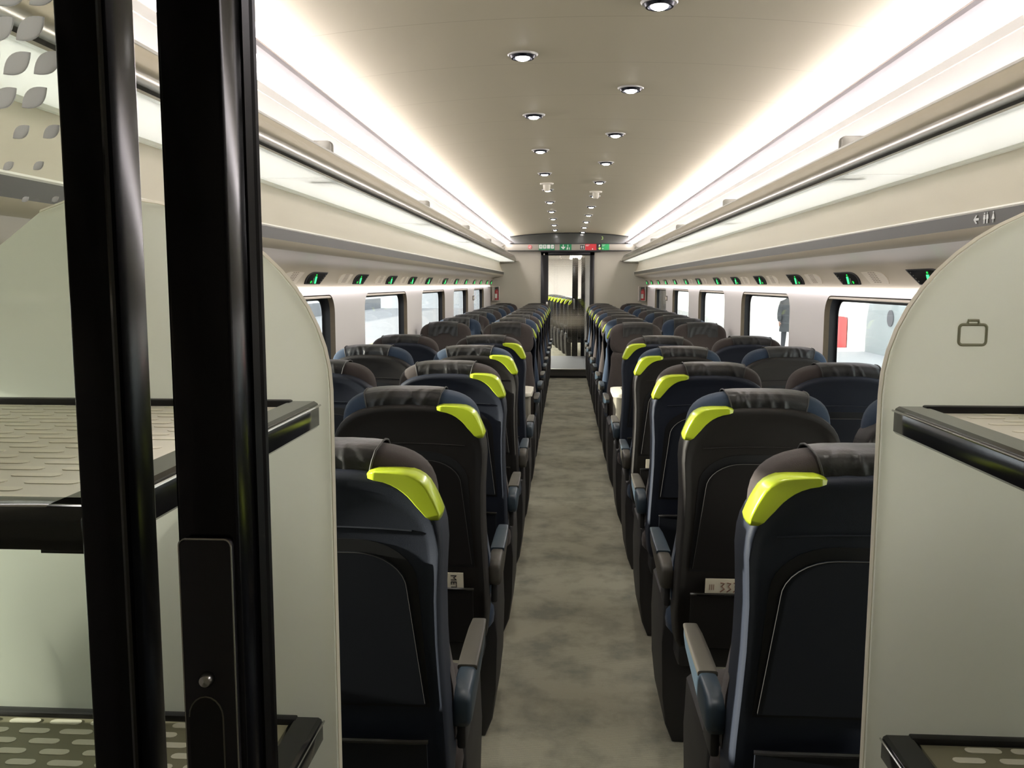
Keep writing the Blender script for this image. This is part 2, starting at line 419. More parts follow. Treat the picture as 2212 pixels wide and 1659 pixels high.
# ------------------------------------------------------------------ windows
n = 0
for sname, s in SIDES:
    for i, (y, WL) in enumerate(WINS):
        n += 1
        w = empty('window_%d' % n, (0, 0, 0)); structure(w, 'carriage window in the %s wall with black rubber seal' % sname)
        a, c = rrect(y, .80, y+WL, 1.445, .10), rrect(y+.004, .804, y+WL-.004, 1.441, .096)
        MB().grid([[(s*1.25, p[0], p[1]) for p in a], [(s*1.275, p[0], p[1]) for p in c]], True).build('reveal', 'pleat_brown', w)
        d = rrect(y+.03, .83, y+WL-.03, 1.415, .075)
        MB().grid([[(s*1.275, p[0], p[1]) for p in c], [(s*1.312, p[0], p[1]) for p in c], [(s*1.312, p[0], p[1]) for p in d]], True).build('seal', 'rubber', w)
        MB().prism(d, s*1.308, s*1.316, 'x').build('pane', 'glass', w, smooth=False)
        MB().box((min(s*1.254, s*1.266), y+.06, 1.428), (max(s*1.254, s*1.266), y+WL-.03, 1.440), .003).build('blind', 'blind', w)
        # wall thickness round the opening, so that the pane sits in a real skin
        e = rrect(y-.02, .78, y+WL+.02, 1.455, .11)

# ------------------------------------------------------------------ lights of the coach
YS = .68      # the saloon begins behind the sliding door
for sname, s in SIDES:
    t = empty('cove_light', (s*.93, 6.5, 2.15)); tag(t, 'long white cove light between ceiling and %s luggage rack' % sname, 'light', 'ceiling cove lights')
    inv = Vector((-s*.93, -6.5, -2.15))
    o = MB().grid([[(s*x, YS, z), (s*x, Y1, z)] for x, z in [(.934, 2.236), (.931, 2.166)]]).build('upper_glow', 'cove_up', t, inv)  # cove face made to glow in place of a hidden LED's wash
    o = MB().prism([(s*x, z) for x, z in [(.884, 2.150), (.890, 2.160), (.929, 2.164), (.929, 2.146), (.893, 2.143)]], Y0, Y1).build('profile', 'profile_grey', t, inv)
    o = MB().grid([[(s*x, YS, z), (s*x, Y1, z)] for x, z in [(.930, 2.146), (.965, 2.139), (1.001, 2.123)]]).build('lower_lens', 'cove_low', t, inv)
    k = 0
    t = empty('strip_light', (s*1.245, 6.5, 1.47)); tag(t, 'thin white light strip running above the %s windows' % sname, 'light', 'window light strips')
    inv = Vector((-s*1.245, -6.5, -1.47))
    y = 1.0
    while y < 13.7:
        e = min(y+2.1, 13.7)
        MB().box((min(s*1.222, s*1.248), y+.004, 1.463), (max(s*1.222, s*1.248), e-.004, 1.477), .003).build('tube', 'strip', t, inv); y += 2.108
def downlight():
    t = empty('downlight', (0, 0, 0))
    MB().lathe([(.055, .012), (.055, .002), (.050, -.003), (.045, -.003), (.044, .004)]).build('trim_ring', 'chrome', t)
    MB().lathe([(.045, -.002), (.040, -.012), (.034, -.012), (.026, .004), (.026, .014)]).build('reflector', 'reflector', t)
    MB().lathe([(.0001, -.0185), (.016, -.0175), (.025, -.012), (.025, .006)]).build('bulb', 'bulb', t)
    l = bpy.data.lights.new('downlight_beam', 'SPOT'); l.energy = E_BEAM; l.spot_size = math.radians(44); l.spot_blend = .9; l.shadow_soft_size = .02; l.color = (1, .95, .86)
    o = bpy.data.objects.new('downlight_beam', l); COL.objects.link(o); o.parent = t; o.location = (0, 0, -.022)
    return t
DLP = downlight(); first = True
zceil = lambda x: 2.306-.058*abs(x/.94)**2.2
ordw = ['nearest', 'second', 'third', 'fourth', 'fifth', 'sixth', 'seventh', 'eighth', 'ninth', 'tenth', 'eleventh', 'twelfth', 'thirteenth', 'fourteenth']
for sname, s, y0, nn in (('right', 1, 1.54, 12), ('left', -1, .985, 12)):
    for i in range(nn):
        y = y0+1.112*i
        if y > 14.05: break
        t = DLP if first else copy_tree(DLP); first = False
        t.location = (s*.21, y, zceil(.21)-.002)
        vis = i-1 if s == 1 else i-2
        if vis < 0: lab = 'round chrome ceiling downlight above the %s luggage stack, %s from the doorway' % (sname, ordw[i])
        else: lab = 'round chrome downlight, %s in the %s ceiling row' % (ordw[vis], sname)
        tag(t, lab, 'downlight', 'ceiling downlights')
def detector():
    t = empty('smoke_detector')
    MB().lathe([(.0001, -.012), (.05, -.012), (.056, -.002), (.056, .01)]).build('base', 'detector', t)
    MB().lathe([(.0001, -.065), (.018, -.062), (.027, -.05), (.030, -.012)]).build('sensor_head', 'detector', t)
    return t
d = detector(); d.location = (-.208, 7.2, zceil(.2)); tag(d, 'white domed smoke detector in the left downlight row', 'smoke detector', 'smoke detectors')
d = copy_tree(d); d.location = (.206, 7.85, zceil(.2)); tag(d, 'white domed smoke detector in the right downlight row', 'smoke detector', 'smoke detectors')

# ------------------------------------------------------------------ overhead racks
JOINT = [-1.1, .76, 3.0, 5.24, 7.48, 9.72, 11.96, 14.15]
for sname, s in SIDES:
    t = empty('overhead_rack', (s*.85, 6.5, 1.86)); tag(t, 'overhead luggage rack with frosted glass shelf, %s side of the aisle' % sname, 'luggage rack', 'overhead luggage racks')
    inv = Vector((-s*.85, -6.5, -1.86))
    rp = [(.880, 1.952), (.884, 1.946), (.872, 1.915), (.874, 1.872), (.862, 1.860), (.851, 1.861), (.843, 1.866), (.8385, 1.875), (.837, 1.886), (.839, 1.897), (.8445, 1.908), (.868, 1.952)]
    MB().prism([(s*x, z) for x, z in rp], Y0, 14.12, bev=0).build('rail', 'alu', t, inv, angle=25)
    MB().prism([(s*x, z) for x, z in [(.868, 1.952), (.880, 1.952), (.882, 1.957), (.866, 1.957)]], Y0, 14.12).build('rail_cap', 'lip_white', t, inv)
    MB().prism([(s*x, z) for x, z in [(1.095, 1.848), (1.103, 1.845), (1.106, 1.868), (1.095, 1.868)]], Y0, Y1).build('outer_lip', 'frosted_glass', t, inv)
    for a, c in zip(JOINT, JOINT[1:]):
        MB().box((min(s*.868, s*1.096), a+.006, 1.857), (max(s*.868, s*1.096), c-.006, 1.865)).build('glass_shelf', 'frosted_glass', t, inv, smooth=False)
        if c < 14:
            p = rrect(.878, 1.868, .965, 2.0, .012)
            MB().prism([(s*x, z) for x, z in p], c+.12, c+.15, bev=.004).build('bracket', 'alu_dark', t, inv)
    for y in (6.9, 11.3): pass
    p = [(.80, 1.87), (.88, 1.86), (1.10, 1.86), (1.10, 1.845), (.86, 1.845)]
    MB().prism([(s*x, z) for x, z in p], 14.11, 14.195).build('end_bracket', 'alu', t, inv)
    # end panel of the coved moulding
    MB().prism([(s*x, z) for x, z in [(1.045, 1.70), (1.10, 1.845), (1.16, 1.845), (1.16, 1.70)]], 14.06, 14.08).build('end_plate', 'panel', t, inv)

# ------------------------------------------------------------------ seat displays and vents
DY = [3.07, 3.92, 4.79, 5.65, 6.44, 7.22, 8.21, 9.07, 9.97, 10.88, 11.72, 12.64, 13.52]
DY = [min(y*1.046, 13.98) for y in DY]
# slope frame: origin on the panel at z=1.538, u along +Y (far), v up the slope, w out of the panel
def slope(s):
    u = Vector((0, 1, 0)); v = Vector((-s*.25, 0, .97)).normalized()
    w = Vector((-s*.97, 0, -.25)).normalized()
    return u, v, w
def on_slope(s, u_, v_, w_=0):
    u, v, w = slope(s); return Vector((0, 0, 0))+u*u_+v*v_+w*w_
def disp_outline(k=1.0):
    # far-top tip, curved near-top, near-bottom, far-bottom   (u = along the coach, v = up)
    p = [(.185, .044), (-.02, .044)]
    for i in range(1, 8):
        a = i/8*PI/2; p.append((-.02-.145*math.sin(a), -.044+.088*math.cos(a)**.8))
    p += [(-.165, -.044), (.075, -.044)]
    c = (.0, 0)
    return [((x-c[0])*k+c[0], (z-c[1])*k*.66+c[1]) for x, z in p]
def slope_prism(b, s, out, w0, w1):
    A = [b.bm.verts.new(on_slope(s, u, v, w0)) for u, v in out]; B = [b.bm.verts.new(on_slope(s, u, v, w1)) for u, v in out]
    b.face(A); b.face(list(reversed(B)))
    for i in range(len(out)): b.face((A[i], A[(i+1) % len(out)], B[(i+1) % len(out)], B[i]))
    return b
def make_display(s):
    t = empty('reservation_display')
    slope_prism(MB(), s, disp_outline(), -.004, .006).build('bezel', 'rubber', t)
    slope_prism(MB(), s, disp_outline(.88), .005, .0075).build('screen', 'disp_black', t)
    slope_prism(MB(), s, [(-.026, -.025), (-.008, -.025), (-.006, .008), (-.024, .008)], .007, .0095).build('lit_bar', 'green_led', t)
    b = MB(); slope_prism(b, s, [(-.022, .012), (-.010, .012), (-.010, .019), (-.020, .019)], .007, .009)
    slope_prism(b, s, [(-.095, -.023), (-.082, -.024), (-.074, -.012), (-.088, -.014)], .007, .009); b.build('lit_symbol', 'green_led_soft', t)
    b = MB()
    for k in range(4): slope_prism(b, s, [(.135-.02*k, .020-.011*k), (.129-.02*k, .016-.011*k), (.131-.02*k, .0145-.011*k), (.138-.02*k, .0185-.011*k)], .007, .0085)
    slope_prism(b, s, [(-.060, -.025), (-.052, -.025), (-.046, .001), (-.054, .001)], .007, .0085)
    b.build('marking', 'disp_mark', t)
    return t
def make_vent(s):
    t = empty('air_vent')
    slope_prism(MB(), s, disp_outline(.86), -.003, .004).build('grille', 'vent', t)
    b = MB()
    for k in range(7):
        v = -.030+.010*k
        for q in range(3): 
            u0 = -.035+.030*q+.010*k-.03; v = (-.030+.010*k)*.68
            slope_prism(b, s, [(u0, v), (u0+.022, v), (u0+.022, v+.003), (u0, v+.003)], .0035, .0048)
    b.build('slots', 'vent_slot', t)
    return t
for sname, s in SIDES:
    dp, vp = make_display(s), make_vent(s)
    for i, y in enumerate(DY):
        t = dp if i == 0 else copy_tree(dp); t.location = (s*1.226, y, 1.528)
        tag(t, 'black seat display with green light, %s along the %s wall' % (ordw[i], sname), 'display', 'seat reservation displays')
    for i, y in enumerate(DY):
        yy = y-.36 if i else y+.42
        if i == 0: continue
        t = vp if i == 1 else copy_tree(vp); t.location = (s*1.226, yy, 1.528)
        tag(t, 'beige slotted air vent, %s along the %s wall' % (ordw[i-1], sname), 'vent', 'wall air vents')
# toilet sign on the right grey band, facing the aisle
t = empty('toilet_sign', (1.0395, 2.39, 1.672)); tag(t, 'white arrow and toilet figures on the right grey band', 'sign')
def yz(b, pts, x0=-.0012, x1=0): return b.prism([(-p[0], p[1]) for p in pts], x0, x1, 'x')
b = MB()
yz(b, [(-.075, 0), (-.062, .011), (-.054, .011), (-.064, .003), (-.044, .003), (-.044, -.003), (-.064, -.003), (-.054, -.011), (-.062, -.011)]); b.build('arrow', 'sign_white', t, smooth=False)
def fig(b, c, skirt=False):
    yz(b, [(c-.0022, .0105), (c+.0022, .0105), (c+.0022, .0145), (c-.0022, .0145)])
    if skirt: yz(b, [(c-.002, .009), (c+.002, .009), (c+.008, -.005), (c+.002, -.005), (c+.002, -.014), (c-.002, -.014), (c-.002, -.005), (c-.008, -.005)])
    else: yz(b, [(c-.004, .009), (c+.004, .009), (c+.006, -.003), (c+.003, -.002), (c+.004, -.014), (c+.001, -.014), (c, -.004), (c-.001, -.014), (c-.004, -.014), (c-.003, -.002), (c-.006, -.003)])
for c, k in ((-.014, False), (.002, False), (.034, True)):
    b = MB(); fig(b, c, k); b.build('figure', 'sign_white', t, smooth=False)

# ------------------------------------------------------------------ seats
R0 = lambda z: -.112+(1.157-z)*.165          # rear face of the shell at height z
def seat_proto(s, fab, aisle):
    """s = -1: aisle on local -x.  Local +y is the way the seat faces; y = 0 under the crest of the headrest."""
    shell, tray = ('shell_navy', 'tray_navy') if fab == 'brown' else ('shell_brown', 'tray_brown')
    fabric = 'fabric_'+fab; pad, body = ('arm_brown', 'arm_blue') if fab == 'brown' else ('arm_blue', 'arm_brown')
    t = empty('train_seat')
    # shell
    out = []
    top = [(.223*math.cos(a*PI/24), math.sin(a*PI/24)) for a in range(25)]
    def sp(a):
        c, q = math.cos(a), math.sin(a); n_ = 2.7
        return (.223*math.copysign(abs(c)**(2/n_), c), 1.0+.157*abs(q)**(2/n_))
    side = [(.40, .205), (.42, .216), (.50, .224), (.60, .222), (.70, .218), (.80, .215), (.90, .216), (.96, .220)]
    out += [(w, z) for z, w in side]
    out += [sp(a*PI/22) for a in range(23)]
    out += [(-w, z) for z, w in reversed(side)]
    prof = [(.02, .055), (.8, .055), (.93, .080), (.965, .112), (.988, .116), (1.0, .104), (1.003, .060), (1.0, .024), (.996, .012), (.985, .004), (.965, .0), (.945, .001), (.90, .0075), (.86, .010), (.5, .010), (.02, .010)]
    MB().radial(out, (0, .80), prof, lambda x, z: R0(z)+.02*min(1, max(0, (1.0-z)*2))*0).build('back_shell', shell, t, angle=50)
    # fold-down tray, dark slab painting the gap shade round it, seam line and magazine pocket
    def archo(w0, w1, z0, z1, r=.10):
        p = [(w0, z0)]
        for k in range(9):
            a = k/8*PI/2; p.append((w1-r+r*math.cos(a), z1-r*.75+r*.75*math.sin(a)))
        return p+[(-x, z) for x, z in reversed(p)]
    def lay(o_, y0, y1, b=None):     # slab laid on the rear face
        b = b or MB(); A = [b.bm.verts.new((x, R0(z)+y0, z)) for x, z in o_]; B = [b.bm.verts.new((x, R0(z)+y1, z)) for x, z in o_]
        b.face(A); b.face(list(reversed(B)))
        for i in range(len(o_)): b.face((A[i], A[(i+1) % len(o_)], B[(i+1) % len(o_)], B[i]))
        return b
    lay(archo(.186, .172, .655, 1.018, .12), .0085, .02).build('tray_gap_shade', 'recess_shade', t)
    b = lay(archo(.178, .152, .665, .992, .10), .0, .012); b.build('tray_table', tray, t, angle=30)
    b = MB(); pth = archo(.178, .152, .668, .992, .10); b.tube([(x, R0(z)+.0005, z) for x, z in pth], .0009, 5); b.build('tray_edge', 'piping', t)
    b = MB(); b.tube([(x, R0(1.036+.006*(1-(x/.165)**2))+.009, 1.036+.006*(1-(x/.165)**2)) for x in [-.165+.033*k for k in range(11)]], .0022, 5); b.build('seam', shell, t)
    b = MB(); po = [(.176, .42), (.182, .50), (.182, .592), (-.182, .592), (-.182, .50), (-.176, .42)]
    lay(po, -.024, -.016, b); lay([(x, z) for x, z in [(.176, .42), (.176, .45), (-.176, .45), (-.176, .42)]], -.016, .01, b); b.build('magazine_pocket', tray, t)
    b = MB(); b.tube([(-.184, R0(.595)-.020, .592), (-.15, R0(.595)-.030, .596), (.15, R0(.595)-.030, .596), (.184, R0(.595)-.020, .592)], .005, 6); b.build('pocket_lip', 'rail_black', t)
    # upholstered backrest
    bo = [(.205, .46), (.226, .54), (.224, .66), (.208, .78), (.196, .86), (.194, .93), (.18, .965), (.10, .975)]
    bo = bo+[(-x, z) for x, z in reversed(bo)]
    MB().radial(bo, (0, .72), [(.02, .122), (.55, .126), (.80, .152), (.93, .150), (1, .130), (1.0, .085)], lambda x, z: R0(z)).build('backrest', fabric, t, angle=60)
    # headrest
    HW, HH, HZ = .205, .130, 1.066; NN = 3.3
    ho = superell(HW, HH, 0, HZ, NN, 44)
    hp = [(.02, .140), (.45, .142), (.72, .148), (.88, .142), (.96, .128), (1.0, .105), (1.0, .085), (.975, .060), (.93, .042), (.80, .030), (.5, .026), (.02, .026)]
    hy = lambda x, z: R0(z)
    MB().radial(ho, (0, HZ), hp, hy).build('headrest', fabric, t, angle=70)
    def hsurf(X, k, y, off):       # a point of the headrest skin, lifted by off
        xx = min(.98, abs(X)/max(k, .05)/HW); z = HZ+(k*HH+off*.7)*(1-xx**NN)**(1/NN)
        return (X, y+R0(z), z)
    cp = [(.30, .147), (.45, .147), (.60, .150), (.72, .154), (.88, .148), (.96, .134), (1.0, .108), (1.002, .084), (.975, .054), (.93, .036), (.80, .0235), (.62, .0195), (.45, .018)]
    rows = []; ctr = -s*.014; rnd = random.Random(11+len(fab)+5*s+2*aisle)
    rid = [(rnd.uniform(-.09, .09), rnd.uniform(-.9, .9), rnd.uniform(.005, .009), rnd.uniform(.6, 1)) for _ in range(6)]
    cp2 = []
    for (a, b_), (c_, d_) in zip(cp, cp[1:]):
        for q_ in range(3): cp2.append((a+(c_-a)*q_/3, b_+(d_-b_)*q_/3))
    cp2.append(cp[-1]); NJ = 49
    for i, (k, y) in enumerate(cp2):
        u = i/3
        w = .116 if u < 8 else .116-.024*((u-7)/5)**2
        row = []
        for j in range(NJ):
            X = ctr+(-w+2*w*j/(NJ-1)); d = max(0, u-7)*.018; edge = min(1, (w-abs(X-ctr))/.02)
            fold = sum(h*.0042*math.exp(-((X-ctr-x0-sl_*(d-.03))/wd)**2) for x0, sl_, wd, h in rid)*edge*min(1, d/.02) if d else .0012*math.sin(j*.65+i*.4)*edge
            p = hsurf(X, k, y, .006); row.append((p[0], p[1]-fold, p[2]+.0015))
        rows.append(row)
    cov = MB().grid(rows).build('headrest_cover', 'leather', t, angle=80)
    for e in (0, NJ-1):
        MB().tube([(r[e][0], r[e][1]-(.001 if i > 20 else -.001), r[e][2]+.001) for i, r in enumerate(rows)], .0022, 6).build('stitched_edge', 'piping', cov)
    # seat cushion
    hw = .228
    cu = []
    for y, z0, z1, w in [(.13, .40, .465, hw-.03), (.145, .375, .485, hw-.006), (.20, .365, .490, hw), (.34, .36, .485, hw+.004), (.48, .365, .495, hw+.004), (.56, .38, .495, hw-.002), (.595, .40, .475, hw-.016), (.61, .42, .45, hw-.03)]:
        cu.append([(x, y, z) for x, z in superell(w, (z1-z0)/2, 0, (z0+z1)/2, 3.6, 28)])
    MB().grid(cu, True, True).build('seat_cushion', fabric, t, angle=70)
    # underframe and pedestal on the aisle side
    q = s
    MB().box((-.20, .10, .30), (.20, .52, .385), .02).build('under_frame', 'pedestal', t)
    pp = [(q*.196, 0), (q*.220, .06), (q*.231, .16), (q*.236, .34), (q*.232, .47), (q*.21, .49), (q*.13, .40), (q*.125, 0)]
    MB().prism(pp, .20, .56, bev=.010, seg=2).build('pedestal', 'pedestal', t)
    if aisle:
        # armrest: a rounded beam with a padded top
        ar = []
        for y, z0, z1, w in [(.055, .585, .630, .014), (.062, .572, .642, .020), (.085, .566, .650, .0225), (.14, .570, .650, .0225), (.26, .588, .650, .0215), (.40, .606, .650, .020), (.46, .616, .648, .016), (.475, .624, .640, .010)]:
            ar.append([(q*.239+x, y, z) for x, z in superell(w, (z1-z0)/2, 0, (z0+z1)/2, 4.5, 20)])
        a = MB().grid(ar, True, True).build('armrest', body, t, angle=60)
        ar = []
        for y, z0, z1, w in [(.185, .640, .6545, .0222), (.19, .640, .656, .0226), (.30, .642, .656, .0222), (.40, .642, .656, .0208), (.462, .642, .654, .0175), (.476, .640, .648, .012)]:
            ar.append([(q*.239+x, y, z) for x, z in superell(w, (z1-z0)/2, 0, (z0+z1)/2, 4.5, 20)])
        MB().grid(ar, True, True).build('arm_pad', pad, a, angle=60)
        MB().prism([(.10, .50), (.20, .50), (.17, .585), (.10, .585)], q*.225, q*.245, 'x', .006).build('arm_bracket', 'pedestal', t)
        # lime grab handle on the aisle corner of the shell
        oc = [(.089, 1.158), (.105, 1.1585), (.13, 1.158), (.15, 1.157), (.168, 1.1545), (.180, 1.150), (.191, 1.143), (.200, 1.133), (.207, 1.120), (.2135, 1.106), (.2195, 1.090), (.224, 1.076), (.227, 1.064)]
        ic = [(.091, 1.140), (.102, 1.1385), (.117, 1.1355), (.131, 1.130), (.143, 1.123), (.153, 1.115), (.1615, 1.107), (.169, 1.098), (.175, 1.090), (.182, 1.082), (.188, 1.075), (.193, 1.069), (.198, 1.063)]
        rows = []
        for k, (o_, i_) in enumerate(zip(oc, ic)):
            f = .62 if k in (0, len(oc)-1) else 1
            mx_, mz = (o_[0]+i_[0])/2, (o_[1]+i_[1])/2
            o2 = (mx_+(o_[0]-mx_)*f, mz+(o_[1]-mz)*f); i2 = (mx_+(i_[0]-mx_)*f, mz+(i_[1]-mz)*f)
            L_ = lambda u: (o2[0]+(i2[0]-o2[0])*u, o2[1]+(i2[1]-o2[1])*u)
            sec = [(0, .045), (-.03, .020), (-.005, .005), (.02, -.002), (.06, -.0063), (.11, -.0088), (.155, -.0095), (.19, -.0096), (.91, -.0096), (.945, -.0085), (.98, -.0045), (1, .003), (1, .012), (.5, .03)]
            rows.append([(q*L_(u)[0], R0(L_(u)[1])+y, L_(u)[1]) for u, y in sec])
        g = MB().grid(rows, True, True).build('grab_handle', 'lime', t, angle=60); g.modifiers.new('normals', 'WEIGHTED_NORMAL')
    return t
ROWA = [1.69+.882*i for i in range(5)]
ROWF = [7.0+.862*i for i in range(9)]
AX, WX = .505, 1.008
PROTO = {}
def place_seat(s, fab, aisle, loc, rz, label, group):
    key = (s, fab, aisle)
    if key not in PROTO: PROTO[key] = seat_proto(s, fab, aisle); t = PROTO[key]
    else: t = copy_tree(PROTO[key])
    t.location = loc; t.rotation_euler = (0, 0, rz)
    tag(t, label, 'seat', group); return t
onum = ['first', 'second', 'third', 'fourth', 'fifth', 'sixth', 'seventh', 'eighth', 'last']
for sname, s in SIDES:
    for i, y in enumerate(ROWA):
        fab = 'brown' if i % 2 == 0 else 'blue'; sh = 'navy' if fab == 'brown' else 'dark brown'
        ref = 'row behind luggage stack' if i == 0 else 'row before the table' if i == 4 else '%s row from luggage' % onum[i]
        place_seat(-s, fab, True, (s*AX, y, 0), 0, '%s aisle seat with %s shell and lime handle, %s, %s side' % (fab, sh, ref, sname), '%s seats facing away' % sname)
        place_seat(-s, fab, False, (s*WX, y, 0), 0, '%s window seat with %s shell, %s, %s side' % (fab, sh, ref, sname), '%s seats facing away' % sname)
    for i, y in enumerate(ROWF):
        fab = 'brown' if i % 2 == 0 else 'blue'
        ref = 'row facing the table' if i == 0 else 'row against the end wall' if i == 8 else '%s row beyond the table' % onum[i]
        place_seat(s, fab, True, (s*AX, y, 0), PI, '%s aisle seat facing the camera, lime handle, %s, %s side' % (fab, ref, sname), '%s seats facing the camera' % sname)
        place_seat(s, fab, False, (s*WX, y, 0), PI, '%s window seat facing the camera, %s, %s side' % (fab, ref, sname), '%s seats facing the camera' % sname)
# tables
for sname, s in SIDES:
    t = empty('bay_table', (s*.72, 6.13, 0)); tag(t, 'white-edged folding table between the facing seats, %s side' % sname, 'table', 'bay tables')
    x0, x1 = -.445, .50
    MB().prism(rrect(x0*1, -.21, x1*1, .21, .05), .735, .765, 'z', .008, 3).build('table_top', 'table_white', t) if s == 1 else MB().prism([(-p[0], p[1]) for p in rrect(x0, -.21, x1, .21, .05)], .735, .765, 'z', .008, 3).build('table_top', 'table_white', t)
    a, c = (x0+.07, x1-.05) if s == 1 else (-x1+.05, -x0-.07)
    MB().box((a, -.15, .763), (c, .15, .768), .002).build('inset', 'table_inset', t)
    a, c = sorted((s*(x0+.02), s*(x0+.10)))
    MB().prism([(a, .52), (c, .52), (c, .735), (a, .735)], -.17, .17, 'y', .012).build('hanging_flap', 'table_leg', t)
    a, c = sorted((s*.02, s*.10))
    MB().box((a, -.06, 0), (c, .06, .736), .01).build('leg', 'pedestal', t)
# leaflets in the magazine pockets
def leaflet(x, row, w, h, m, label, name='leaflet', tilt=0):
    y = ROWA[row]+R0(.60)-.007
    t = empty(name, (x, y, .592)); tag(t, label, 'leaflet', 'leaflets in seat pockets')
    o = MB().box((-w/2, -.0015, -.10), (w/2, .0015, h), 0).build('sheet', m, t, smooth=False); o.rotation_euler = (.165, tilt, 0)
    return t, o
t, o = leaflet(-.412, 1, .12, .050, 'paper', 'white leaflet lettered MET in the second left aisle seat pocket')
text('MET', .026, 'lettering', 'ink', (.030, -.002, .020), (PI/2, PI/2, 0), o)
t, o = leaflet(.46, 1, .19, .048, 'paper', 'cream leaflet with brown pattern in the second right aisle seat pocket')
b = MB()
for k in range(7):
    cx = -.045+.019*k
    b.tube([(cx-.006, -.002, .036), (cx+.005, -.002, .034), (cx-.002, -.002, .024), (cx+.006, -.002, .016), (cx-.006, -.002, .006)], .0018, 4)
for k in range(3): b.box((-.083+.006*k, -.0022, .012), (-.0815+.006*k, -.0015, .030))
b.build('printed_pattern', 'ink_brown', o)
leaflet(.62, 2, .12, .05, 'paper_grey', 'grey leaflet in the third right aisle seat pocket')
leaflet(.40, 3, .10, .05, 'paper', 'small cream leaflet in the fourth right aisle seat pocket')

# ------------------------------------------------------------------ luggage stacks by the doorway
def capsule(cx, cy, L, r, n=5):
    p = []
    for k in range(n+1): a = -PI/2+PI*k/n; p.append((cx+L/2+r*math.cos(a), cy+r*math.sin(a)))
    for k in range(n+1): a = PI/2+PI*k/n; p.append((cx-L/2+r*math.cos(a), cy+r*math.sin(a)))
    return p
for sname, s in SIDES:
    t = empty('luggage_stack', (s*.80, 1.0, 0)); tag(t, 'luggage stack with pale rounded end panel and two shelves, %s of the doorway' % sname, 'luggage stack', 'luggage stacks')
    inv = Vector((-s*.80, -1.0, 0))
    # end panel, a big rounded sheet across the coach
    p = [(1.235, .005), (1.235, 1.30), (1.10, 1.41), (.93, 1.54), (.845, 1.606), (.80, 1.622)]
    for k in range(15):
        a = PI/2+PI/2*k/14; p.append((.735+.327*math.cos(a), 1.34+.285*math.sin(a)))
    p += [(.408, 1.1), (.405, .005)]
    o = MB().prism([(s*x, z) for x, z in p], 1.295, 1.315, 'y', .004, 2).build('end_panel', 'luggage_panel', t, inv)
    MB().tube([(s*x, 1.305, z) for x, z in p[4:]], .0052, 6).build('edge_trim', 'luggage_edge', o)
    # suitcase symbol
    b = MB(); c = (s*.528, 1.430)
    pts = rrect(-.019, -.016, .019, .013, .005, 4); b.tube([(c[0]+x, 1.2948, c[1]+z) for x, z in pts+pts[:1]], .0022, 5)
    b.tube([(c[0]+x, 1.2948, c[1]+z) for x, z in [(-.008, .013), (-.007, .019), (.007, .019), (.008, .013)]], .0022, 5); b.build('suitcase_symbol', 'icon_line', o)
    for zt, nm, xe in ((1.325, 'shelf', .422), (.825, 'shelf', .428)):
        sh = MB().box((min(s*(xe+.045), s*1.235), .69, zt-.022), (max(s*(xe+.045), s*1.235), 1.29, zt-.008)).build(nm, ['shelf_glare_white' if zt > 1 else 'tray_olive'], t, inv, smooth=False)
        b = MB()
        for r_ in range(20):
            for q_ in range(10):
                cx = s*(xe+.105+.066*q_+(.033 if r_ % 2 else 0)); L = .028+.010*random.random()
                if abs(cx) > 1.18: continue
                b.prism(capsule(cx, .715+.029*r_, L, .0075), zt-.009, zt-.0072, 'z')
        b.build('slot_pattern', 'tray_slot', sh, smooth=False)
        rp = [(xe+.004, zt-.040), (xe, zt-.036), (xe, zt-.008), (xe+.002, zt-.003), (xe+.007, zt), (xe+.042, zt), (xe+.050, zt-.006), (xe+.050, zt-.040)]
        MB().prism([(s*x, z) for x, z in rp], .66, 1.292, 'y', .0025, 2).build('aisle_rail', 'rail_black', t, inv, angle=22)
        MB().tube([(s*(xe-.002), .662, zt-.006), (s*(xe-.002), 1.29, zt-.006)], .0016, 6).build('rail_trim', 'steel', t, inv)
        rn = [(.655, zt-.036), (.652, zt-.010), (.662, zt), (.690, zt), (.698, zt-.010), (.694, zt-.036)]
        a, c = sorted((s*(xe+.01), s*1.235))
        MB().prism(rn, a, c, 'x', .003, 2).build('front_rail', 'rail_black', t, inv, angle=30)
        a, c = sorted((s*(xe+.04), s*1.235))
        MB().box((a, 1.278, zt-.012), (c, 1.294, zt+.002), .003).build('back_lip', 'rubber', t, inv)
    for x in (1.19,):
        a, c = sorted((s*x, s*(x+.04)))
        MB().box((a, .67, 0), (c, .71, 1.31), .005).build('post', 'black_satin', t, inv)

# ------------------------------------------------------------------ glazed sliding door leaves on the left of the doorway
d1 = empty('door_1', (-.31, .63, 0)); structure(d1, 'black sliding door leaf edge with recessed pull handle and knob'); inv = Vector((.31, -.63, 0))
MB().box((-.331, .600, 0), (-.286, .640, 2.12), .004, 3).build('stile', 'black_gloss', d1, inv)
MB().prism([(-.331, .636), (-.284, .636), (-.281, .642), (-.286, .647), (-.282, .652), (-.287, .657), (-.284, .664), (-.300, .668), (-.331, .668)], 0, 2.12, 'z').build('edge_seal', 'black_satin', d1, inv, angle=20)
pl = MB().prism(rrect(-.3275, .92, -.2895, 1.3195, .005), .594, .601, 'y', .002, 3).build('handle_plate', 'plate', d1, inv)
MB().lathe([(.0055, .0), (.0055, -.004), (.004, -.0065), (.0001, -.0072)], (-.3098, .594, 1.2165), 18, 'y').build('lock_knob', 'steel', pl)
ap = [(-.0125, .93), (.0125, .93), (.0125, 1.187)] + [(.0125*math.cos(a*PI/10), 1.187+.0155*math.sin(a*PI/10)) for a in range(1, 10)] + [(-.0125, 1.187)]
MB().prism([(-.3118+x, z) for x, z in ap], .5932, .5945, 'y').build('finger_recess_shade', 'recess_shade', pl)  # flat dark sheet, the shade of the hollow is in its colour
